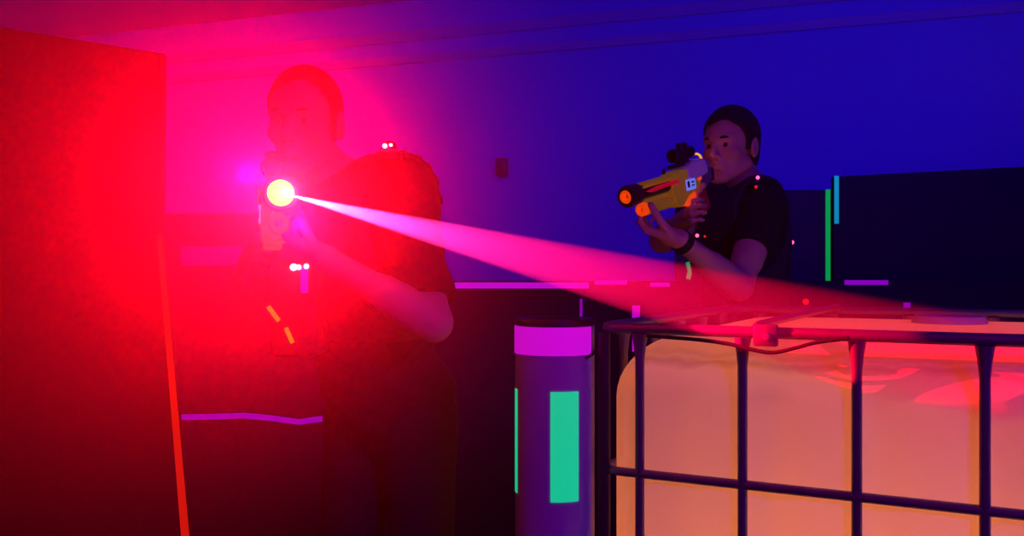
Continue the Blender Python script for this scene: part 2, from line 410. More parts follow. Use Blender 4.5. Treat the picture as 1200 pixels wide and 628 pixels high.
# ------------------------------------------------------------------ upright pipe with tape
pc = Vector((.0875, 1.915, 0)); pr = .0805; ZP = ZT + .006
pipe = empty('plastic_pipe', pc); tag(pipe, 'upright grey plastic pipe with a pink tape collar and green tape patch', 'pipe')
link('pipe_body', a_lathe(B(), [(pr - .006, 0), (pr, 0), (pr, ZP), (pr - .003, ZP + .002), (pr - .006, ZP), (pr - .006, ZP - .5), (pr - .006, .01)], 64), M_pipe, pipe)
link('pipe_cap', a_lathe(B(), [(0, ZP + .004), (pr - .02, ZP + .004), (pr - .012, ZP + .010), (pr - .001, ZP + .010), (pr + .002, ZP + .006), (pr + .002, ZP - .003), (pr - .001, ZP - .004)], 64), M_black, pipe)
def wrap(z0, z1, a0, a1, m, name='tape_patch', off=.0012, n=40):
    bm = B(); r = pr + off; g = []
    for k in range(n + 1):
        a = a0 + (a1 - a0) * k / n
        g.append([bm.verts.new((rr * math.cos(a), rr * math.sin(a), z)) for rr, z in ((pr + .0002, z0), (r, z0), (r, z1), (pr + .0002, z1))])
    for p, q in zip(g, g[1:]):
        for i in range(3): bm.faces.new((p[i], q[i], q[i + 1], p[i + 1]))
    bm.faces.new(g[0]); bm.faces.new(g[-1][::-1])
    return link(name, bm, m, pipe)
def ang(px): return math.asin(max(-1, min(1, ((px - 600) / F * (1.84) - pc.x) / pr))) - PI / 2 - math.atan2(-pc.x, pc.y) * 0
zz = lambda y: CZ - (y - 314) / F * 1.84
wrap(zz(417), zz(384), ang(600) - .6, ang(693.5), M_mag, 'tape_collar', .002)
wrap(zz(588), zz(459), ang(645), ang(678), M_grn)
wrap(zz(585), zz(460), ang(606.6) - .25, ang(606.6), M_grn)
link('cable_tie', a_tube(B(), [Vector((math.cos(a) * (pr + .004), math.sin(a) * (pr + .004), zz(420 - 9 * t))) for t, a in [(k / 8, ang(686) + k * .09) for k in range(9)]], .003, 8), M_rubber, pipe)

# ------------------------------------------------------------------ solid modelling on a grid, for the people
class Vol:
    def __init__(s, lo, hi, h):
        s.lo = np.array(lo, float); s.h = h
        s.n = np.ceil((np.array(hi, float) - s.lo) / h).astype(int) + 1
        s.d = np.full(s.n, .2, np.float32)
    def grid(s, lo, hi):
        i0 = np.clip(np.floor((np.array(lo) - s.lo) / s.h).astype(int), 0, s.n); i1 = np.clip(np.ceil((np.array(hi) - s.lo) / s.h).astype(int) + 1, 0, s.n)
        if (i1 <= i0).any(): return None, None
        ax = [(s.lo[k] + s.h * np.arange(i0[k], i1[k])).astype(np.float32) for k in range(3)]
        return tuple(slice(a, b) for a, b in zip(i0, i1)), (ax[0][:, None, None], ax[1][None, :, None], ax[2][None, None, :])
    def op(s, sl, d, k, sub=False):
        a = s.d[sl]
        if sub: a = -a
        if k <= 0: r = np.minimum(a, d)
        else:
            hh = np.clip(.5 + .5 * (a - d) / k, 0, 1); r = a * (1 - hh) + d * hh - k * hh * (1 - hh)
        s.d[sl] = -r if sub else r
    def cone(s, a, b, ra, rb, k=.02, sub=False, m=.03):
        a = np.array(a, float); b = np.array(b, float); R = max(ra, rb) + k + m
        sl, g = s.grid(np.minimum(a, b) - R, np.maximum(a, b) + R)
        if sl is None: return
        ba = b - a; L2 = (ba ** 2).sum() + 1e-12
        p = [g[i] - np.float32(a[i]) for i in range(3)]
        t = np.clip((p[0] * ba[0] + p[1] * ba[1] + p[2] * ba[2]) / L2, 0, 1).astype(np.float32)
        d = np.sqrt((p[0] - t * ba[0]) ** 2 + (p[1] - t * ba[1]) ** 2 + (p[2] - t * ba[2]) ** 2) - (ra + (rb - ra) * t)
        s.op(sl, d.astype(np.float32), k, sub)
    def ell(s, c, r, R=None, k=.02, sub=False, m=.03):
        c = np.array(c, float); R = np.eye(3) if R is None else np.array(R, float); r = np.array(r, float)
        E = max(r) + k + m; sl, g = s.grid(c - E, c + E)
        if sl is None: return
        p = [g[i] - np.float32(c[i]) for i in range(3)]
        q = [sum(R[i, j] * p[i] for i in range(3)) for j in range(3)]       # R columns are the axes
        k0 = np.sqrt(sum((q[j] / r[j]) ** 2 for j in range(3))); k1 = np.sqrt(sum((q[j] / r[j] ** 2) ** 2 for j in range(3))) + 1e-6
        s.op(sl, (k0 * (k0 - 1) / k1).astype(np.float32), k, sub)
    def cut(s, c, n, rad):
        """remove everything beyond the plane (c, n) within rad of c"""
        c = np.array(c, float); n = np.array(n, float); n /= np.linalg.norm(n)
        sl, g = s.grid(c - rad, c + rad)
        if sl is None: return
        p = [g[i] - np.float32(c[i]) for i in range(3)]
        pd = p[0] * n[0] + p[1] * n[1] + p[2] * n[2]; rr = p[0] ** 2 + p[1] ** 2 + p[2] ** 2
        a = s.d[sl]; s.d[sl] = np.where(rr < rad * rad, np.maximum(a, pd), a).astype(np.float32)
    def mesh(s, name):
        d = s.d; S = d < 0
        nx, ny, nz = d.shape
        cnt = np.zeros((nx - 1, ny - 1, nz - 1), np.uint8)
        for i in (0, 1):
            for j in (0, 1):
                for k in (0, 1): cnt += S[i:nx - 1 + i, j:ny - 1 + j, k:nz - 1 + k]
        cells = np.argwhere((cnt > 0) & (cnt < 8)); idx = np.full(cnt.shape, -1, np.int32); idx[tuple(cells.T)] = np.arange(len(cells))
        acc = np.zeros((len(cells), 3)); num = np.zeros(len(cells))
        corner = [(i, j, k) for i in (0, 1) for j in (0, 1) for k in (0, 1)]
        val = {c_: d[cells[:, 0] + c_[0], cells[:, 1] + c_[1], cells[:, 2] + c_[2]] for c_ in corner}
        for c0 in corner:
            for ax in range(3):
                if c0[ax]: continue
                c1 = list(c0); c1[ax] = 1; c1 = tuple(c1); a, b = val[c0], val[c1]
                m = (a < 0) != (b < 0); t = np.where(m, a / np.where(m, a - b, 1), 0)
                pt = np.tile(np.array(c0, float), (len(cells), 1)); pt[:, ax] += t
                acc += pt * m[:, None]; num += m
        V = (cells + acc / num[:, None]) * s.h + s.lo
        quads = []
        for ax in range(3):
            o1, o2 = [(1, 2), (2, 0), (0, 1)][ax]
            sl0 = [slice(None)] * 3; sl1 = [slice(None)] * 3; sl0[ax] = slice(0, -1); sl1[ax] = slice(1, None)
            A, Bv = S[tuple(sl0)], S[tuple(sl1)]
            e = np.argwhere(A != Bv); ok = (e[:, o1] > 0) & (e[:, o2] > 0) & (e[:, o1] < d.shape[o1] - 1) & (e[:, o2] < d.shape[o2] - 1); e = e[ok]
            fl = A[tuple(e.T)]
            def I(da, db):
                q = e.copy(); q[:, o1] += da; q[:, o2] += db; return idx[tuple(q.T)]
            q = np.stack([I(-1, -1), I(0, -1), I(0, 0), I(-1, 0)], 1)
            q[~fl] = q[~fl][:, ::-1]; quads.append(q)
        Q = np.concatenate(quads)
        # two rounds of gentle smoothing
        for _ in range(2):
            sm = np.zeros_like(V); ct = np.zeros(len(V))
            for a, b in ((0, 1), (1, 2), (2, 3), (3, 0)):
                np.add.at(sm, Q[:, a], V[Q[:, b]]); np.add.at(sm, Q[:, b], V[Q[:, a]]); np.add.at(ct, Q[:, a], 1); np.add.at(ct, Q[:, b], 1)
            V = V * .5 + .5 * sm / ct[:, None]
        me = bpy.data.meshes.new(name); me.vertices.add(len(V)); me.vertices.foreach_set('co', V.astype(np.float32).ravel())
        me.loops.add(Q.size); me.loops.foreach_set('vertex_index', Q.astype(np.int32).ravel())
        me.polygons.add(len(Q)); me.polygons.foreach_set('loop_start', np.arange(0, Q.size, 4, dtype=np.int32)); me.polygons.foreach_set('loop_total', np.full(len(Q), 4, np.int32))
        me.update(calc_edges=True); me.validate()
        return me

def NP(v_): return np.array(v_, float)
def yawR(f, tilt=0, roll=0):
    """columns: right-to-left axis of the body, backward axis, up axis; f = facing direction on the ground"""
    f = Vector((f[0], f[1], 0)).normalized(); back = -f; left = Vector((-f.y, f.x, 0))
    R = Matrix((left, back, Vector((0, 0, 1)))).transposed()
    return R @ Matrix.Rotation(tilt, 3, 'X') @ Matrix.Rotation(roll, 3, 'Y')

class Human:
    """prims are kept in a list so that skin and each garment come from the same limbs"""
    def __init__(s, J, face, chest, head_tilt=0, head_roll=0, hs=.95):
        s.J = J; s.prims = []; A = s.prims.append
        RH = NP(yawR(face, head_tilt, head_roll)); RC = NP(yawR(chest)); s.RH, s.RC = RH, RC
        hc = NP(J['head']); s.hc = hc; s.hs = hs
        def h(x, y, z): return hc + RH @ (NP((x, y, z)) * hs)
        s.h = h
        # --- torso
        nb = NP(J['neck']); pe = NP(J['pelvis']); ch = nb * .0 + (NP(J['shL']) + NP(J['shR'])) / 2; ch[2] -= .14
        mid = (ch + pe) / 2
        A(('ell', ch, (.165, .112, .185), RC, .04, 'torso')); A(('ell', mid, (.150, .108, .19), RC, .05, 'torso'))
        A(('ell', pe, (.165, .118, .13), RC, .05, 'hip'))
        for sd in 'LR':
            sh = NP(J['sh' + sd]); A(('cone', nb + NP((0, 0, -.005)), sh + NP((0, 0, .012)), .050, .050, .04, 'torso')); A(('cone', (ch * .5 + sh * .5), sh, .09, .055, .05, 'torso'))
        A(('cone', h(0, .02, -.06), nb + NP((0, 0, -.03)), .054, .060, .02, 'neck'))
        # --- arms
        for sd in 'LR':
            sh, el, wr = (NP(J[q + sd]) for q in ('sh', 'el', 'wr'))
            A(('cone', sh, el, .054, .040, .02, 'upper' + sd)); A(('cone', sh * .62 + el * .38, sh * .35 + el * .65, .050, .045, .02, 'upper' + sd))
            A(('cone', el, wr, .041, .027, .015, 'fore' + sd)); A(('cone', el * .85 + wr * .15, el * .55 + wr * .45, .044, .037, .02, 'fore' + sd))
        # --- legs
        for sd, q in (('L', 1), ('R', -1)):
            hp_ = pe + RC @ NP((q * .09, 0, -.06)); kn = NP(J['kn' + sd]); an = NP(J['an' + sd])
            A(('cone', hp_, kn, .088, .056, .03, 'leg')); A(('cone', kn, an, .055, .038, .03, 'leg')); A(('ell', kn * .65 + an * .35 + RC @ NP((0, .02, 0)), (.05, .055, .12), RC, .03, 'leg'))
            A(('cone', an + NP((0, 0, -.03)), an + RC @ NP((q * .02, -.14, -.045)), .036, .03, .02, 'foot'))
        # --- head
        def E(x, y, z, a, b, c, k=.012, sub=0): A(('ell', h(x, y, z), (a * hs, b * hs, c * hs), RH, k, 'sub' if sub else 'head'))
        def C(p, q, a, b, k=.010, sub=0): A(('cone', h(*p), h(*q), a * hs, b * hs, k, 'sub' if sub else 'head'))
        E(0, .014, .036, .076, .098, .090); E(0, -.030, .020, .066, .066, .075, .02); E(0, -.030, -.045, .058, .060, .070, .02)
        for q in (-1, 1):
            C((q * .056, .006, -.062), (q * .018, -.075, -.104), .019, .019, .02)
            E(q * .043, -.058, -.026, .024, .026, .022, .015)
            C((q * .048, -.072, .022), (q * .014, -.087, .020), .011, .011, .012)
        E(0, -.076, -.105, .026, .022, .020, .018)
        for q in (-1, 1): E(q * .031, -.094, .000, .018, .014, .0125, .008, 1)
        for q in (-1, 1): E(q * .031, -.072, .000, .0145, .0145, .0135, .003); C((q * .017, -.0845, .0085), (q * .046, -.0765, .0070), .0058, .0055, .004); C((q * .018, -.0840, -.0105), (q * .044, -.0765, -.0095), .0046, .0044, .004)
        C((0, -.088, .012), (0, -.112, -.034), .0085, .0125, .008); 
        for q in (-1, 1): E(q * .013, -.101, -.039, .0085, .011, .0085, .005)
        E(0, -.082, -.068, .030, .018, .026, .012)
        C((-.022, -.088, -.0655), (0, -.1, -.0625), .0045, .006, .004); C((.022, -.088, -.0655), (0, -.1, -.0625), .0045, .006, .004)
        C((-.018, -.088, -.0765), (.018, -.088, -.0765), .0065, .0065, .004); C((0, -.094, -.0765), (0, -.094, -.0765), .0065, .0065, .004)
        C((-.026, -.0935, -.0705), (0, -.104, -.0700), .0022, .0025, .002, 1); C((.026, -.0935, -.0705), (0, -.104, -.0700), .0022, .0025, .002, 1)
        E(0, -.093, -.089, .018, .008, .006, .006, 1)
        for q in (-1, 1):
            E(q * .083, .014, -.008, .0095, .021, .034, .006); C((q * .076, .010, -.030), (q * .080, .012, -.038), .008, .008, .005)
            E(q * .093, .010, -.004, .006, .011, .018, .005, 1)
    def hand(s, w, d, n, side, curls, thumb=(.5, .75, .35), sc=1.0, spread=.10, tcurl=.5):
        """w wrist, d towards the knuckles, n palm side, side towards the thumb"""
        A = s.prims.append; w = Vector(w); d = Vector(d).normalized(); n = Vector(n); n = (n - d * n.dot(d)).normalized(); sd = Vector(side)
        sd = (sd - d * sd.dot(d) - n * sd.dot(n)).normalized(); ax = d.cross(n)
        A(('cone', NP(w - d * .01), NP(w + d * .03 * sc), .025 * sc, .027 * sc, .012, 'hand'))
        for i in range(4):
            off = (.031 - .0205 * i) * sc; L = (.086, .090, .086, .078)[i] * sc; kn = w + d * L + sd * off * 1.05
            A(('cone', NP(w + d * .02 * sc + sd * off * .55), NP(kn), .0150 * sc, .0112 * sc, .006, 'hand'))
            tot = (.074, .083, .077, .060)[i] * sc; dv = (d + sd * spread * (1 - i / 1.5)).normalized(); p = kn
            c_ = curls[i] if hasattr(curls[0], '__len__') else curls; r = (.0096, .0097, .0093, .0083)[i] * sc
            for j, fr in enumerate((.45, .30, .25)):
                dv = (Matrix.Rotation(c_[j], 3, ax) @ dv).normalized(); q = p + dv * tot * fr
                A(('cone', NP(p), NP(q), r, r * .92, .002, 'finger')); p = q; r *= .92
        p = w + d * .022 * sc + sd * .022 * sc + n * .008 * sc; dv = (d * thumb[0] + sd * thumb[1] + n * thumb[2]).normalized(); r = .0155 * sc
        for j, L in enumerate((.040, .033, .027)):
            q = p + dv * L * sc; A(('cone', NP(p), NP(q), r, r * (.74 if j == 0 else .92), .006 if j == 0 else .002, 'hand' if j == 0 else 'finger')); p = q; r *= (.74 if j == 0 else .92)
            dv = (dv + (n * .6 + d * .5) * tcurl).normalized()
    def emit(s, vol, tags, off=0, kmin=0):
        for p in s.prims:
            if p[-1] not in tags: continue
            sub = p[-1] == 'sub'
            if p[0] == 'cone': vol.cone(p[1], p[2], p[3] + off, p[4] + off, max(p[5], kmin), sub)
            else: vol.ell(p[1], tuple(x + off for x in p[2]), p[3], max(p[4], kmin), sub)

    def hairfn(s, vol, line, off=.010, zlift=0):
        """hair: the skull grown by off, kept above a hairline; line is [(y, z)...] from front to back in head units"""
        for c, r in (((0, .014, .036 + zlift), (.076, .098, .090)), ((0, -.030, .020 + zlift), (.066, .066, .075)), ((0, .045, -.02), (.060, .062, .075))):
            vol.ell(s.h(*c), tuple(x * s.hs + off for x in r), s.RH, .015)
        E = .16; sl, g = vol.grid(s.hc - E, s.hc + E)
        p = [(g[i] - np.float32(s.hc[i])) / s.hs for i in range(3)]; q = [sum(s.RH[i, j] * p[i] for i in range(3)) for j in range(3)]
        ys, zs = zip(*line); z0 = np.interp(q[1], ys, zs)
        z0 = z0 + .010 * np.sin(q[0] * 60) * (q[1] < -.05)
        cutd = (z0 - q[2]) * .8
        vol.d[sl] = np.maximum(vol.d[sl], cutd.astype(np.float32))

def person(name, H_, lo, hi, label, hairline, sleeve=.52, h=.0042, hair_off=.009):
    root = empty(name, (H_.J['pelvis'][0], H_.J['pelvis'][1], 0)); tag(root, label, 'person')
    inv = Matrix.Translation(-root.location)
    def kid(nm, me, m, par=None):
        o = link(nm, me, m, root if par is None else par); o.matrix_parent_inverse = inv if par is None else Matrix.Identity(4); return o
    v_ = Vol(lo, hi, h)
    H_.emit(v_, ('hip', 'torso', 'leg', 'foot', 'neck', 'upperL', 'upperR', 'foreL', 'foreR', 'hand'))
    H_.emit(v_, ('head',)); H_.emit(v_, ('sub',)); H_.emit(v_, ('finger',))
    # eyes again after the sockets were cut
    kid('body', v_.mesh('body'), M_skin)
    v_ = Vol(H_.hc - .18, H_.hc + .18, .004); H_.hairfn(v_, hairline, hair_off); kid('hair', v_.mesh('hair'), M_hair)
    J = {k: NP(q) for k, q in H_.J.items()}
    for q in (-1, 1):
        br = [Vector(H_.h(q * x, y, z)) for x, y, z in ((.012, -.0935, .0175), (.022, -.0935, .0220), (.034, -.0900, .0240), (.046, -.0815, .0215), (.054, -.0715, .0155))]
        kid('eyebrow', a_tube(B(), br, [.0028, .0046, .0048, .0036, .0018], 8), M_hair)
        ey = Vector(H_.h(q * .031, -.0710, -.0005)); bm = B(); bmesh.ops.create_uvsphere(bm, u_segments=20, v_segments=12, radius=.0138 * H_.hs, matrix=Matrix.Translation(ey))
        eye = kid('eye', bm, M_eye)
        fw = Vector(H_.h(q * .030, -.2, -.02)) - ey; fr = frame((0, 0, 1), fw) ; fw.normalize(); xx = fw.orthogonal().normalized(); Rm = Matrix((xx, fw.cross(xx), fw)).transposed()
        kid('iris', a_lathe(B(), [(0, .0142), (.003, .0139), (.0062, .0125), (.0062, .010), (0, .010)], 16, Rm, ey), M_iris, eye)
    # shirt
    v_ = Vol(lo, hi, .0055); H_.emit(v_, ('torso',), .016, .045); H_.emit(v_, ('hip',), .026, .05)
    for sd in 'LR':
        sh, el = J['sh' + sd], J['el' + sd]; end = sh + (el - sh) * sleeve
        v_.cone(sh, sh + (el - sh) * (sleeve + .1), .070, .064 if sleeve < .7 else .060, .03)
    fold = rng.uniform(0, 6, 4)
    X, Y_, Z = v_.grid(v_.lo, v_.lo + (v_.n - 1) * v_.h)[1]
    v_.d += (.0035 * np.sin(Z * 46 + 9 * X + fold[0] + 2.2 * np.sin(X * 21 + Y_ * 17)) + .002 * np.sin(Z * 90 + X * 50 + fold[1])).astype(np.float32)
    for sd in 'LR':
        sh, el = J['sh' + sd], J['el' + sd]; v_.cut(sh + (el - sh) * sleeve, el - sh, .115)
    v_.cut(J['neck'] + NP((0, 0, .012)), NP(H_.h(0, 0, .1)) - J['neck'], .085); v_.cut(J['pelvis'] - NP((0, 0, .10)), (0, 0, -1), .4)
    kid('shirt', v_.mesh('shirt'), M_shirt)
    v_ = Vol((lo[0], lo[1], -.02), (hi[0], hi[1], J['pelvis'][2] + .2), .007); H_.emit(v_, ('leg',), .016, .04); H_.emit(v_, ('hip',), .010, .05)
    v_.cut(J['pelvis'] + NP((0, 0, .05)), (0, 0, 1), .4)
    for sd in 'LR': v_.cut(J['an' + sd] - NP((0, 0, .02)), (0, 0, -1), .14)
    kid('trousers', v_.mesh('trousers'), M_pants)
    feet = [p for p in H_.prims if p[-1] == 'foot']
    for sd, p in zip('LR', feet):
        v_ = Vol((lo[0], lo[1], -.02), (hi[0], hi[1], .2), .005); v_.cone(p[1], p[2], p[3] + .010, p[4] + .010, .02)
        v_.cut(J['pelvis'] * NP((1, 1, 0)) + NP((0, 0, .001)), (0, 0, -1), .8); v_.cut(J['an' + sd] + NP((0, 0, .02)), (0, 0, 1), .1)
        kid('shoe', v_.mesh('shoe'), M_rubber)
    # sensor vest: chest and back plates joined by shoulder yokes
    v_ = Vol(lo, hi, .005); H_.emit(v_, ('torso',), .034, .03)
    nb = J['neck']
    RC = H_.RC; sl, g = v_.grid(v_.lo, v_.lo + (v_.n - 1) * v_.h)
    cc = (J['shL'] + J['shR']) / 2
    p = [g[i] - np.float32(cc[i]) for i in range(3)]; q = [sum(RC[i, j] * p[i] for i in range(3)) for j in range(3)]
    keep = np.maximum(np.abs(q[0]) - .145 - .04 * np.clip(-q[2] / .2, 0, 1), -.34 - q[2])
    v_.d = np.maximum(v_.d, keep.astype(np.float32))
    v_.cone(nb + NP((0, 0, -.10)), nb + NP((0, 0, .2)), .085, .095, .02, True)
    for sd in 'LR': v_.cone(J['sh' + sd] * .92 + cc * .08 + NP((0, 0, -.09)), J['el' + sd], .070, .055, .02, True)
    vest = kid('sensor_vest', v_.mesh('sensor_vest'), M_vest)
    return root, kid, vest

def led(kid, vest, p, r, m, nm='vest_light'):
    bm = B(); bmesh.ops.create_uvsphere(bm, u_segments=16, v_segments=10, radius=r, matrix=Matrix.Translation(p)); kid(nm, bm, m, vest)
def dome(kid, vest, p, r):
    """clear half-sphere sensor with a small lit diode inside, on a black collar"""
    kid('sensor_dome', a_lathe(B(), [(r * math.cos(a), r * 1.2 * math.sin(a)) for a in [PI / 2 * k / 10 for k in range(10)]] + [(0, r * 1.2)], 24, c=p), M_dome, vest)
    kid('dome_collar', a_lathe(B(), [(0, -r * .9), (r * 1.5, -r * .9), (r * 1.45, -r * .1), (r * 1.05, .0), (0, 0)], 24, c=p), M_black, vest)
M_dome = bpy.data.materials.new('clear_dome'); M_dome.use_nodes = True
b_ = M_dome.node_tree.nodes['Principled BSDF']; b_.inputs['Transmission Weight'].default_value = 1; b_.inputs['Roughness'].default_value = .05; b_.inputs['IOR'].default_value = 1.3

# ------------------------------------------------------------------ toy gun
def gun(name, muzzle, rear, label, group=None, up=(0, 0, 1), lit=False, thin=1.0):
    """built along local X from the stock (0) to the muzzle (+.42)"""
    muzzle, rear = Vector(muzzle), Vector(rear); R = frame(muzzle - rear, up); L = (muzzle - rear).length; s = L / .42
    e = empty(name, rear); e.rotation_euler = R.to_euler(); e.scale = (s, thin, thin); tag(e, label, 'toy gun')
    def k(nm, bm, m, par=None): return link(nm, bm, m, e if par is None else par)
    FX = frame((0, 0, -1), (1, 0, 0))     # lathe axis along +X
    FX = Matrix(((0, 0, 1), (1, 0, 0), (0, 1, 0)))
    # barrel
    k('barrel_core', a_lathe(B(), [(0, .20), (.024, .20), (.024, .395), (0, .395)], 24, FX, (0, 0, 0)), M_black)
    bs = B()
    for kk in range(8):                    # yellow ribbed jacket over the top and bottom, open at the sides
        a = kk * PI / 4
        if kk in (0, 4, 5, 7): continue
        c = Vector((.275, -.029 * math.cos(a), .029 * math.sin(a))); a_box(bs, c, (.17, .018, .009), Matrix.Rotation(-a + PI / 2, 3, 'X') if False else Matrix.Rotation(PI / 2 - a, 3, Vector((-1, 0, 0))), .003)
    k('barrel_jacket', bs, M_gyel)
    st = B()
    for sd in (-1, 1): a_prism(st, [(.205, sd * .0335, .012), (.30, sd * .0335, .010), (.355, sd * .0335, .003), (.335, sd * .0335, -.004), (.27, sd * .0335, -.001), (.205, sd * .0335, -.001)], (0, -sd * .012, 0))
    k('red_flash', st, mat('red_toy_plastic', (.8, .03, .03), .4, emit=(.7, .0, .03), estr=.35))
    k('muzzle_ring', a_lathe(B(), [(.020, .40), (.022, .42), (.034, .42), (.037, .414), (.037, .395), (.035, .372), (.030, .366), (0, .366)], 36, FX), M_black)
    k('muzzle_insert', a_lathe(B(), [(.0095, .405), (.0095, .419), (.012, .423), (.021, .423), (.023, .419), (.023, .405)], 32, FX), M_gor)
    if lit:
        k('laser_lens', a_lathe(B(), [(0, .432), (.012, .430), (.026, .424), (.027, .42), (0, .42)], 32, FX), M_lens)
        k('laser_diode', a_lathe(B(), [(0, .444), (.006, .441), (.0085, .432), (0, .432)], 24, FX, (0, .016, -.002)), M_white_hot)
    else: k('laser_lens', a_lathe(B(), [(0, .408), (.009, .407), (.0095, .40), (0, .40)], 24, FX), M_black)
    # lower tube
    k('lower_tube', a_lathe(B(), [(0, .19), (.020, .19), (.023, .20), (.023, .34), (.020, .35), (0, .35)], 28, FX, (0, 0, -.058)), M_gyel)
    k('lower_insert', a_lathe(B(), [(.008, .34), (.008, .362), (.010, .366), (.019, .366), (.022, .360), (.022, .338), (0, .338)], 32, FX, (0, 0, -.058)), M_gor)
    k('lower_hole', a_lathe(B(), [(0, .352), (.008, .352), (.008, .34), (0, .34)], 20, FX, (0, 0, -.058)), M_black)
    # receiver, outlined from the side
    def side(nm, pts, w_, m, z=0, bev=.004, par=None):
        bm = a_prism(B(), [(x, -w_ / 2, y) for x, y in pts], (0, w_, 0)); bmesh.ops.bevel(bm, geom=list(bm.edges), offset=bev, segments=2, affect='EDGES'); return k(nm, bm, m, par)
    side('receiver', [(.09, .030), (.13, .040), (.21, .040), (.235, .028), (.235, -.034), (.215, -.085), (.19, -.088), (.16, -.050), (.09, -.040)], .056, M_gyel)
    side('upper_housing', [(.050, .008), (.058, .052), (.075, .062), (.135, .060), (.155, .044), (.155, .0), (.10, -.006)], .066, M_gwhite)
    side('rear_body', [(.02, .020), (.06, .024), (.10, .020), (.10, -.052), (.05, -.045), (.02, -.02)], .044, mat('violet_grey_plastic', (.16, .12, .22), .5))
    lp = k('label_plate', a_box(B(), (.145, 0, -.018), (.048, .0605, .040), None, .002), M_screen)
    for sd in (-1, 1):
        k('label_mark', a_box(B(), (.158, sd * .0305, -.016), (.011, .0012, .022), None, .0004), M_dkblue, lp)
        k('label_mark', a_box(B(), (.136, sd * .0305, -.011), (.014, .0012, .006), None, .0004), M_dkblue, lp)
        k('label_mark', a_box(B(), (.136, sd * .0305, -.023), (.014, .0012, .005), None, .0004), M_dkblue, lp)
    side('magazine', [(.118, -.040), (.172, -.044), (.168, -.092), (.125, -.100), (.110, -.075)], .042, M_gor)
    side('pistol_grip', [(.055, -.040), (.095, -.046), (.085, -.13), (.05, -.135), (.038, -.12)], .034, mat('dull_orange_plastic', (.5, .07, .03), .5), bev=.006)
    k('trigger_guard', a_tube(B(), smoothpath([Vector(q) for q in ((.118, 0, -.05), (.117, 0, -.075), (.103, 0, -.082), (.088, 0, -.078))], 5), .003, 8), M_black)
    k('side_button', a_lathe(B(), [(0, .034), (.007, .033), (.009, .028), (0, .028)], 16, Matrix(((1, 0, 0), (0, 0, 1), (0, -1, 0))), (.098, 0, -.006)), M_gor)
    # glowing loop at the back of the housing
    k('stock_loop', a_tube(B(), smoothpath([Vector(q) for q in ((.098, .0, .076), (.072, .0, .080), (.048, .0, .070), (.040, .0, .046), (.046, 0, .016))], 7), .0042, 10), M_gora)
    side('stock', [(.0, .016), (.03, .012), (.03, -.010), (.01, -.03), (.0, -.035)], .030, M_black)
    # rail and scope
    k('sight_rail', a_box(B(), (.15, 0, .056), (.11, .022, .012), None, .002), M_black)
    sc_ = k('scope', a_lathe(B(), [(0, .088), (.018, .088), (.021, .092), (.022, .106), (.017, .116), (.016, .150), (.018, .158), (.024, .170), (.025, .184), (.021, .187), (.019, .178), (0, .178)], 28, FX, (0, 0, .092)), M_black)
    k('scope_mount', a_box(B(), (.14, 0, .067), (.045, .024, .020), None, .003), M_black)
    k('scope_turret', a_lathe(B(), [(0, .034), (.016, .034), (.018, .030), (.018, .0), (0, 0)], 20, None, (.133, 0, .096)), M_black, sc_)
    k('scope_turret', a_lathe(B(), [(0, .026), (.010, .026), (.012, .023), (.012, .0), (0, 0)], 20, Matrix(((1, 0, 0), (0, 0, -1), (0, 1, 0))), (.14, 0, .094)), M_black, sc_)
    k('front_sight', a_box(B(), (.235, 0, .048), (.012, .006, .020), None, .002), M_black)
    return e

# ------------------------------------------------------------------ the shooter in the red haze
JA = dict(head=P(357, 143, 2.22), neck=P(408, 212, 2.33), shL=P(474, 232, 2.22), shR=(-.565, 2.44, 1.445), pelvis=(-.315, 2.42, .94),
          elL=P(508, 378, 2.06), wrL=P(381, 303, 2.0), elR=(-.70, 2.42, 1.17), wrR=(-.615, 2.29, 1.29),
          knL=(-.22, 2.34, .50), anL=(-.19, 2.42, .09), knR=(-.42, 2.40, .50), anR=(-.46, 2.55, .09))
HA = Human(JA, (-.17, -.985), (-.50, -.75), head_tilt=.10, hs=1.0)
HA.hand(JA['wrL'], (-.85, .12, .48), (.1, .1, .95), (-.1, -1, .1), (.55, .95, .7), thumb=(.75, .25, .5), spread=.04)
HA.hand(JA['wrR'], (.10, -.85, .45), (.9, .1, -.1), (0, .2, 1), (1.1, 1.3, .9), sc=.95, spread=.02)
rootA, kidA, vestA = person('person', HA, (-1.0, 1.75, -.03), (.06, 2.85, 1.80), 'person in a black shirt and sensor vest aiming a lit toy gun through red haze',
    [(-.13, .088), (-.075, .090), (-.05, .078), (-.030, .035), (-.014, -.006), (.004, -.010), (.012, .02), (.03, .015), (.045, -.022), (.12, -.055)], sleeve=.84)
dome(kidA, vestA, P(456, 178, 2.20), .022)
led(kidA, vestA, P(451, 171, 2.18), .0055, M_ledw); led(kidA, vestA, P(458, 170, 2.185), .004, M_ledw)
kidA('shoulder_hose', a_tube(B(), smoothpath([P(428, 196, 2.20), P(445, 184, 2.19), P(470, 181, 2.20), P(493, 189, 2.22), P(508, 209, 2.25), P(515, 240, 2.28)]), [.009 + .0025 * math.sin(i * 1.6) for i in range(31)], 12), M_rubber, vestA)
for x, y, r, m in ((344, 313, .008, M_ledw), (350, 313, .006, M_ledw), (359, 312, .006, M_ledw)): led(kidA, vestA, P(x, y, 2.115), r, m)
pk = kidA('sensor_pack', a_box(B(), P(351, 362, 2.19), (.112, .14, .215), None, .018, 4), M_vest, vestA)
kidA('vest_bracket', a_box(B(), P(357, 329, 2.12), (.016, .02, .055), None, .004), M_mag, vestA)
for q in (((314, 359), (327, 376)), ((335, 384), (343, 402))):
    a, b = P(*q[0], 2.12), P(*q[1], 2.12)
    kidA('glowing_strap', a_box(B(), (a + b) / 2, ((b - a).length, .004, .010), frame(b - a, (0, -1, 0)) if False else frame(b - a), .001), M_yeltape, vestA)
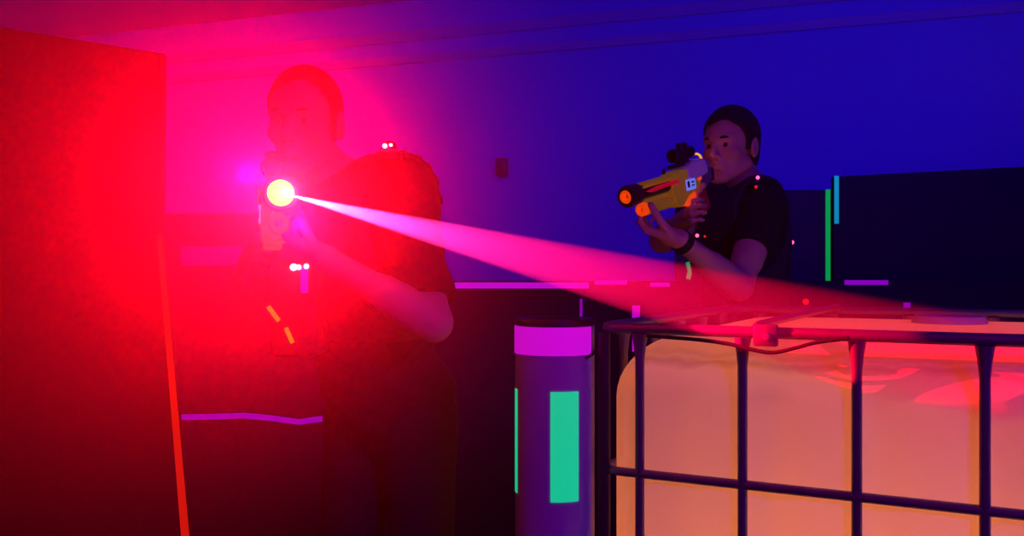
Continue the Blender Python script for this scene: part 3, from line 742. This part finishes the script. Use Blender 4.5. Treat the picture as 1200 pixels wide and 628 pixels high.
gun('toy_gun', MUZ, MUZ + Vector((-.12, .37, -.02)), 'lit toy gun with a glaring yellow muzzle and laser beam, held in the red haze', lit=True)

# ------------------------------------------------------------------ the shooter behind the tank
JB = dict(head=P(856, 171, 3.05), neck=P(884, 222, 3.13), shL=P(893, 249, 2.99), shR=P(840, 240, 3.30), pelvis=(.80, 3.13, .95),
          elL=P(866, 336, 2.82), wrL=P(795, 280, 2.67), elR=P(776, 281, 3.12), wrR=P(808, 254, 2.90),
          knL=(.76, 3.00, .50), anL=(.80, 2.98, .09), knR=(.84, 3.30, .50), anR=(.90, 3.42, .09))
HB = Human(JB, (-.70, -.71), (-.93, -.36), head_tilt=.06, hs=.97)
GM, GR = P(733, 231, 2.62), P(833, 201, 2.93)
HB.hand(JB['wrL'], (-.86, .40, .26), (.1, -.0, 1), (-.45, -.8, .1), (.55, .95, .7), thumb=(.65, .45, .6), sc=1.0, spread=.04)
HB.hand(JB['wrR'], (-.1, -.9, .15), (.9, .1, .1), (0, .2, 1), (1.15, 1.4, .9), sc=.9, spread=.02)
rootB, kidB, vestB = person('person', HB, (.15, 2.5, -.03), (1.15, 3.65, 1.86), 'dark-haired person in a black shirt and vest aiming a yellow toy gun behind the tank',
    [(-.13, .074), (-.085, .078), (-.05, .064), (-.030, .030), (-.014, -.018), (.002, -.016), (.012, .02), (.03, .012), (.045, -.055), (.12, -.085)], hair_off=.012)
dome(kidB, vestB, P(888, 216, 2.97), .015)
led(kidB, vestB, P(888, 208, 2.96), .006, M_ledp); led(kidB, vestB, P(886, 219, 2.94), .005, M_ledr)
led(kidB, vestB, P(928, 284, 3.08), .007, M_ledp)
led(kidB, vestB, P(817, 276, 3.02), .006, M_ledp); led(kidB, vestB, P(826, 277, 3.02), .004, M_ledr)
wd_ = NP(JB['wrL']) - NP(JB['elL']); q = Vector(NP(JB['wrL']) - wd_ * .06)
kidB('shoulder_hose', a_tube(B(), smoothpath([P(880, 219, 2.96), P(893, 212, 2.97), P(908, 217, 3.0), P(919, 231, 3.05), P(923, 252, 3.09), P(921, 272, 3.11)]), .009, 12), M_rubber, vestB)
kidB('wrist_watch', a_tube(B(), [q - Vector(wd_) * .045, q + Vector(wd_) * .045], .034, 24), M_rubber)
point('added_red_face_fill', P(817, 187, 2.93), (1.0, .12, .0), .035, 0)  # red fill added for the warm edge on the brow and nose
gun('toy_gun', GM, GR, 'yellow and orange toy gun with a black scope, held by the shooter behind the tank', thin=.84)

# ------------------------------------------------------------------ haze
# a drifting bank of fog in front of the nearer shooter, fading to nothing at its rim
vp = bpy.data.materials.new('fog_bank'); vp.use_nodes = True; nt = vp.node_tree; nt.nodes.clear()
o_ = nt.nodes.new('ShaderNodeOutputMaterial'); vs = nt.nodes.new('ShaderNodeVolumeScatter'); tc = nt.nodes.new('ShaderNodeTexCoord')
ln = nt.nodes.new('ShaderNodeVectorMath'); ln.operation = 'LENGTH'; nt.links.new(tc.outputs['Object'], ln.inputs[0])
m1 = nt.nodes.new('ShaderNodeMapRange'); m1.interpolation_type = 'SMOOTHERSTEP'; m1.inputs['From Min'].default_value = .1; m1.inputs['From Max'].default_value = 1.0
m1.inputs['To Min'].default_value = PUFF_DENSITY; m1.inputs['To Max'].default_value = 0; nt.links.new(ln.outputs['Value'], m1.inputs['Value'])
nt.links.new(m1.outputs[0], vs.inputs['Density']); vs.inputs['Anisotropy'].default_value = HAZE_G; nt.links.new(vs.outputs[0], o_.inputs['Volume'])
bm = B(); bmesh.ops.create_icosphere(bm, subdivisions=4, radius=1)
o = link('fog_bank', bm, vp, loc=PUFF_C); o.scale = PUFF_R; tag(o, 'dense bank of fog glowing red around the muzzle of the nearer shooter', 'fog', kind='stuff')
# smoke cone added in the beam's shape, tinted so the beam shows and reddens
vb = bpy.data.materials.new('added_beam_smoke'); vb.use_nodes = True; nt = vb.node_tree; nt.nodes.clear()
o_ = nt.nodes.new('ShaderNodeOutputMaterial'); vs = nt.nodes.new('ShaderNodeVolumeScatter'); va = nt.nodes.new('ShaderNodeVolumeAbsorption'); ad = nt.nodes.new('ShaderNodeAddShader')
vs.inputs['Color'].default_value = (1, 1, 1, 1); vs.inputs['Density'].default_value = BEAM_DENSITY; vs.inputs['Anisotropy'].default_value = 0
va.inputs['Color'].default_value = (1, .0, .5, 1); va.inputs['Density'].default_value = BEAM_ABSORB
nt.links.new(vs.outputs[0], ad.inputs[0]); nt.links.new(va.outputs[0], ad.inputs[1]); nt.links.new(ad.outputs[0], o_.inputs['Volume'])
b0 = BEAM.location.copy(); bd = (P(900, 373, 1.71) - b0).normalized(); Lb = 1.62; ta = math.tan(math.radians(9.0 / 2))
o = link('added_beam_smoke', a_tube(B(), [b0 + bd * (.01 + (Lb - .01) * k / 6) for k in range(7)], [ta * (.01 + (Lb - .01) * k / 6) for k in range(7)], 40), vb)
tag(o, 'added cone of tinted smoke that shows the laser beam in magenta and red', 'smoke', kind='stuff')
vm = bpy.data.materials.new('haze'); vm.use_nodes = True; nt = vm.node_tree; nt.nodes.clear()
o_ = nt.nodes.new('ShaderNodeOutputMaterial'); vs = nt.nodes.new('ShaderNodeVolumeScatter')
vs.inputs['Color'].default_value = (1, 1, 1, 1); vs.inputs['Density'].default_value = HAZE_DENSITY; vs.inputs['Anisotropy'].default_value = HAZE_G
nt.links.new(vs.outputs[0], o_.inputs['Volume'])
o = link('haze', a_box(B(), (-.2, 2.75, H / 2), (8.78, 8.7, H - .02)), vm, smooth=False); tag(o, 'thin artificial fog filling the arena', 'haze', kind='stuff')
